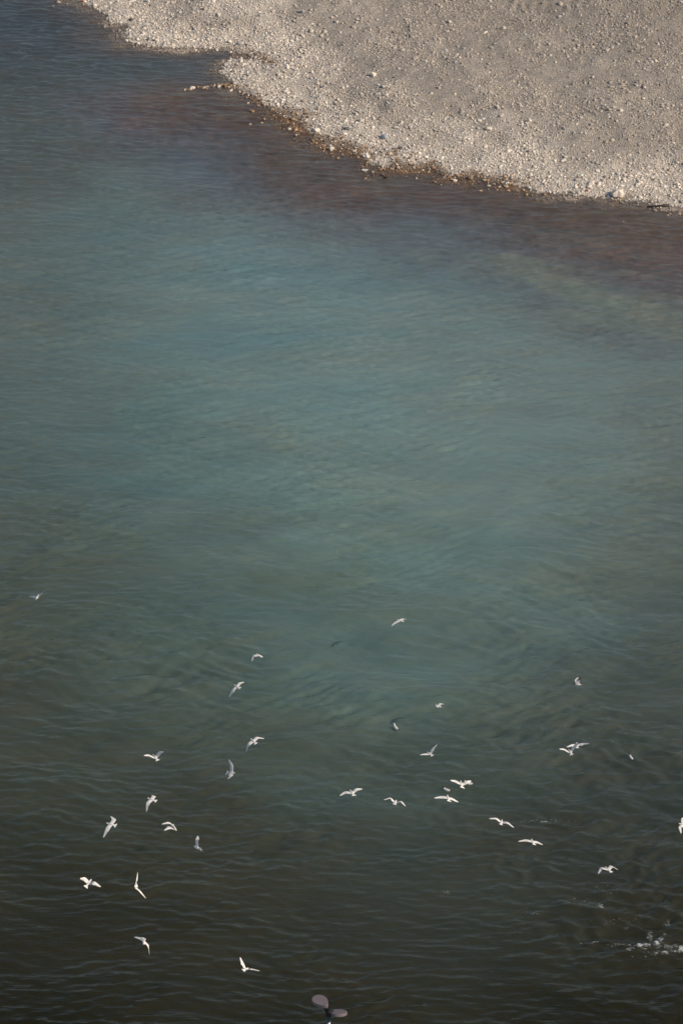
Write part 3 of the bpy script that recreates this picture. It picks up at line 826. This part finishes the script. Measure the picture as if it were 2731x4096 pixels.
def swimmer(px, py, heading, label, name, length=0.36, hood=False, pal=None, group='gulls sitting on the water', cat='gull'):
    """a bird afloat: heading in degrees, 0 = to the right in the view, 90 = away"""
    c = ground(px, py)
    pal = pal or dict(body=WHITE, back=GREY, tail=BLACK, head=HOOD if hood else WHITE, beak=BEAK, side=WHITE)
    k = length / 0.36
    f = np.array((math.cos(R(heading)), math.sin(R(heading)), 0)); side = np.array((f[1], -f[0], 0)); up = np.array((0, 0, 1.0))
    st = [  # along, height of centre, half width, half height
        (-0.205, 0.085, 0.004, 0.003), (-0.17, 0.075, 0.016, 0.010), (-0.13, 0.060, 0.034, 0.026), (-0.08, 0.042, 0.052, 0.048),
        (-0.02, 0.034, 0.062, 0.062), (0.04, 0.034, 0.060, 0.064), (0.085, 0.045, 0.048, 0.060), (0.112, 0.075, 0.034, 0.045),
        (0.122, 0.112, 0.025, 0.030), (0.130, 0.138, 0.027, 0.026), (0.146, 0.150, 0.026, 0.024), (0.166, 0.149, 0.017, 0.016),
        (0.176, 0.146, 0.007, 0.007), (0.195, 0.143, 0.004, 0.004), (0.208, 0.140, 0.001, 0.001)]
    K = 14; V = []; C = []
    for i, (a, z, w_, h_) in enumerate(st):
        nx_ = st[min(i + 1, len(st) - 1)]; pv = st[max(i - 1, 0)]
        tx, tz = nx_[0] - pv[0], nx_[1] - pv[1]; l = math.hypot(tx, tz); tx /= l; tz /= l
        nrm = up * tx - f * tz
        for q in range(K):
            th = 2 * math.pi * q / K
            V.append((f * a + up * z + side * (w_ * math.cos(th)) + nrm * (h_ * math.sin(th))) * k)
            s_ = math.sin(th)
            if i >= 12: col = pal['beak']
            elif i >= 9: col = pal['head']
            elif i == 8: col = pal['head'] * 0.5 + pal['body'] * 0.5 if pal.get('neck') is None else pal['neck']
            elif i <= 1: col = pal['tail']
            elif i <= 6 and s_ > 0.25: col = pal['back']
            elif i <= 6 and s_ > -0.2: col = pal['side']
            else: col = pal['body']
            C.append(col)
    Qf = [[i * K + q, i * K + (q + 1) % K, (i + 1) * K + (q + 1) % K, (i + 1) * K + q] for i in range(len(st) - 1) for q in range(K)]
    Tf = []
    for i, fl in ((0, 1), (len(st) - 1, 0)):
        c0 = len(V); V.append((f * st[i][0] + up * st[i][1]) * k); C.append(pal['tail'] if i == 0 else pal['beak'])
        for q in range(K):
            a, b = i * K + q, i * K + (q + 1) % K
            Tf.append([c0, b, a] if fl else [c0, a, b])
    o = mesh_np(name, np.array(V), np.array(Qf), np.array(Tf), M_BIRD, {'plumage': np.array(C)})
    bm = bmesh.new(); bm.from_mesh(o.data); bmesh.ops.recalc_face_normals(bm, faces=bm.faces); bm.to_mesh(o.data); bm.free()
    md = o.modifiers.new('soft', 'SUBSURF'); md.levels = 1; md.render_levels = 1
    o.location = (c[0], c[1], 0.005)
    return props(o, label, cat, group)


swimmer(1874, 3138, 172, 'swimming gull with a dark tail tip, half hidden behind a gliding gull', 'gull', 0.42)
swimmer(1786, 3164, 152, 'dark hooded gull afloat facing left, between two gliding gulls', 'gull', 0.42, True)
swimmer(1583, 2916, 118, 'white headed gull afloat facing away, alone near the middle of the river', 'gull', 0.42)
swimmer(2522, 3036, 112, 'dark hooded gull afloat alone near the right edge', 'gull', 0.42, True)
dk = np.array((0.02, 0.03, 0.025))
swimmer(1457, 684, 183, 'white bodied duck with a dark head afloat close to the stony shore', 'duck', 0.44, pal=dict(body=WHITE, back=np.array((0.62, 0.60, 0.55)), tail=WHITE * 0.7, head=dk, neck=dk, beak=np.array((0.1, 0.03, 0.02)), side=WHITE),
        group='ducks afloat near the stony shore', cat='duck')
br = np.array((0.085, 0.05, 0.035))
swimmer(1540, 712, 160, 'small dark brown duck afloat to the right of the white one', 'duck', 0.36, pal=dict(body=br, back=br * 0.8, tail=dk, head=br * 0.35, neck=br * 0.4, beak=dk, side=br * 1.9),
        group='ducks afloat near the stony shore', cat='duck')

# ------------------------------------------------------------------ street lamp on the near quay
LD = 110.0
LS = PXM / LD                            # photo pixels per metre there
M_TOP = simple_mat('mauve grey painted aluminium', (0.125, 0.100, 0.102), 0.7, 0.25, 0.06, 6)
M_DARK = simple_mat('black cast metal', (0.010, 0.010, 0.011), 0.6, 0.15, 0.2, 20)
M_POLE = simple_mat('galvanised pole', (0.45, 0.44, 0.46), 0.4, 0.4, 0.1, 12, metallic=0.4)
M_BAND = simple_mat('teal glazed collar', (0.006, 0.035, 0.045), 0.4, 0.4, 0.2, 20)


def lamp_pt(px, py, dist=LD):
    return np.array((0, 0, CAM_H)) + ray(px, py) * dist


hub = lamp_pt(1315, 4052)
lamp = bpy.data.objects.new('street_lamp', None); COL.objects.link(lamp)
BASE_Z = hub[2] - 8.5
lamp.location = (hub[0], hub[1], BASE_Z)
props(lamp, 'twin headed street lamp with flat oval heads on a slim pole', 'street lamp')
base = np.array((hub[0], hub[1], BASE_Z))


def part(name, v, q, t, mat, parent=lamp, smooth_=True, bevel=0.0):
    o = mesh_np(name, v, q, t, mat, smooth=smooth_); o.parent = parent
    bm = bmesh.new(); bm.from_mesh(o.data); bmesh.ops.recalc_face_normals(bm, faces=bm.faces); bm.to_mesh(o.data); bm.free()
    if bevel:
        md = o.modifiers.new('bevel', 'BEVEL'); md.width = bevel; md.segments = 3; md.limit_method = 'ANGLE'; md.angle_limit = R(40)
    return o


def head_shape(center, yaw, tilt_axis, tilt, length, width, thick, tear):
    """a flat drop-shaped lamp head; its narrow end points back to the pole"""
    N = 48; out = []
    for i in range(N):
        th = 2 * math.pi * i / N
        x = math.cos(th) * length / 2; y = math.sin(th) * width / 2
        y *= (1 - tear * (0.5 - 0.5 * math.cos(th)) ** 1.6) if tear else 1
        out.append((x, y))
    V = []
    for z, k in ((thick * 0.5, 0.95), (thick * 0.40, 1.0), (-thick * 0.3, 1.0), (-thick * 0.5, 0.90)):
        for x, y in out: V.append((x * k, y * k, z))
    V = np.array(V)
    c, s = math.cos(yaw), math.sin(yaw)
    V = np.stack([V[:, 0] * c - V[:, 1] * s, V[:, 0] * s + V[:, 1] * c, V[:, 2]], 1)
    a = unit(np.array(tilt_axis, float)); ct, st_ = math.cos(tilt), math.sin(tilt)
    V = V * ct + np.cross(a, V) * st_ + np.outer(V @ a, a) * (1 - ct)
    V = V + center
    q = [[r * N + i, r * N + (i + 1) % N, (r + 1) * N + (i + 1) % N, (r + 1) * N + i] for r in range(3) for i in range(N)]
    V = np.concatenate([V, [V[:N].mean(0), V[3 * N:].mean(0)]])
    t = [[4 * N, i, (i + 1) % N] for i in range(N)] + [[4 * N + 1, 3 * N + (i + 1) % N, 3 * N + i] for i in range(N)]
    return V, q, t


P_L = lamp_pt(1283, 4008); P_R = lamp_pt(1354, 4053)
yawL = R(129)
v, q, t = head_shape(P_L - base, yawL, (1, 0, 0), R(-2), 0.58, 0.50, 0.115, 0.55)
hl = part('lamp_head', v, q, t, M_TOP, smooth_=False)
v, q, t = head_shape(P_R - base, R(4), (1, 0, 0), R(-20), 0.49, 0.42, 0.10, 0.0)
part('lamp_head', v, q, t, M_TOP, smooth_=False)
hb = hub - base
v, q, t = tube([hb + (0, 0, -0.10), hb + (0, 0, 0.06), hb + (-0.0, 0, 0.10), hb + (0, 0, 0.12)], [0.085, 0.09, 0.085, 0.03], 18)
part('hub', v, q, t, M_DARK)
v, q, t = tube([hb + (0, 0.02, 0.05), hb + (-0.07, 0.05, 0.05), (P_L - base) * 0.62 + hb * 0.38 + (0, 0, -0.02)], [0.05, 0.045, 0.03], 14)
part('arm', v, q, t, M_DARK)
v, q, t = tube([hb + (0, 0.02, 0.04), hb + (0.09, 0.02, 0.05), (P_R - base) * 0.7 + hb * 0.3 + (0, 0, -0.03)], [0.045, 0.04, 0.03], 14)
part('arm', v, q, t, M_DARK)
v, q, t = tube([(0, 0, hb[2] - 0.33), (0, 0, hb[2] - 0.30), (0, 0, hb[2] - 0.12), (0, 0, hb[2] - 0.09)], [0.045, 0.062, 0.062, 0.05], 20)
part('collar', v, q, t, M_BAND)
v, q, t = tube([(0, 0, 0), (0, 0, 0.05), (0, 0, 0.9), (0, 0, 1.0), (0, 0, hb[2] - 0.30)], [0.12, 0.10, 0.09, 0.06, 0.042], 20)
part('pole', v, q, t, M_POLE)

# quay terrace the lamp stands on, below the picture's lower edge
zt = BASE_Z
bm = bmesh.new()
prof = [(-250, -4), (-250, zt), (hub[1] + 2.2, zt), (hub[1] + 2.2, zt + 0.9), (hub[1] + 2.6, zt + 0.9), (hub[1] + 3.0, -4)]
prof[2] = (hub[1] + 1.6, zt); prof[3] = (hub[1] + 1.6, zt + 0.15); prof[4] = (hub[1] + 2.0, zt + 0.15); prof[5] = (hub[1] + 2.6, -4)
aa = [bm.verts.new((-600, y, z)) for y, z in prof]; bb = [bm.verts.new((600, y, z)) for y, z in prof]
for i in range(len(prof)):
    j = (i + 1) % len(prof); bm.faces.new((aa[i], aa[j], bb[j], bb[i]))
bm.faces.new(aa[::-1]); bm.faces.new(bb)
bmesh.ops.recalc_face_normals(bm, faces=bm.faces)
me = bpy.data.meshes.new('quay'); bm.to_mesh(me); bm.free()
quay = bpy.data.objects.new('quay', me); COL.objects.link(quay)
me.materials.append(simple_mat('weathered quay concrete', (0.24, 0.23, 0.21), 0.9, 0.2, 0.2, 0.6))
props(quay, kind='structure')
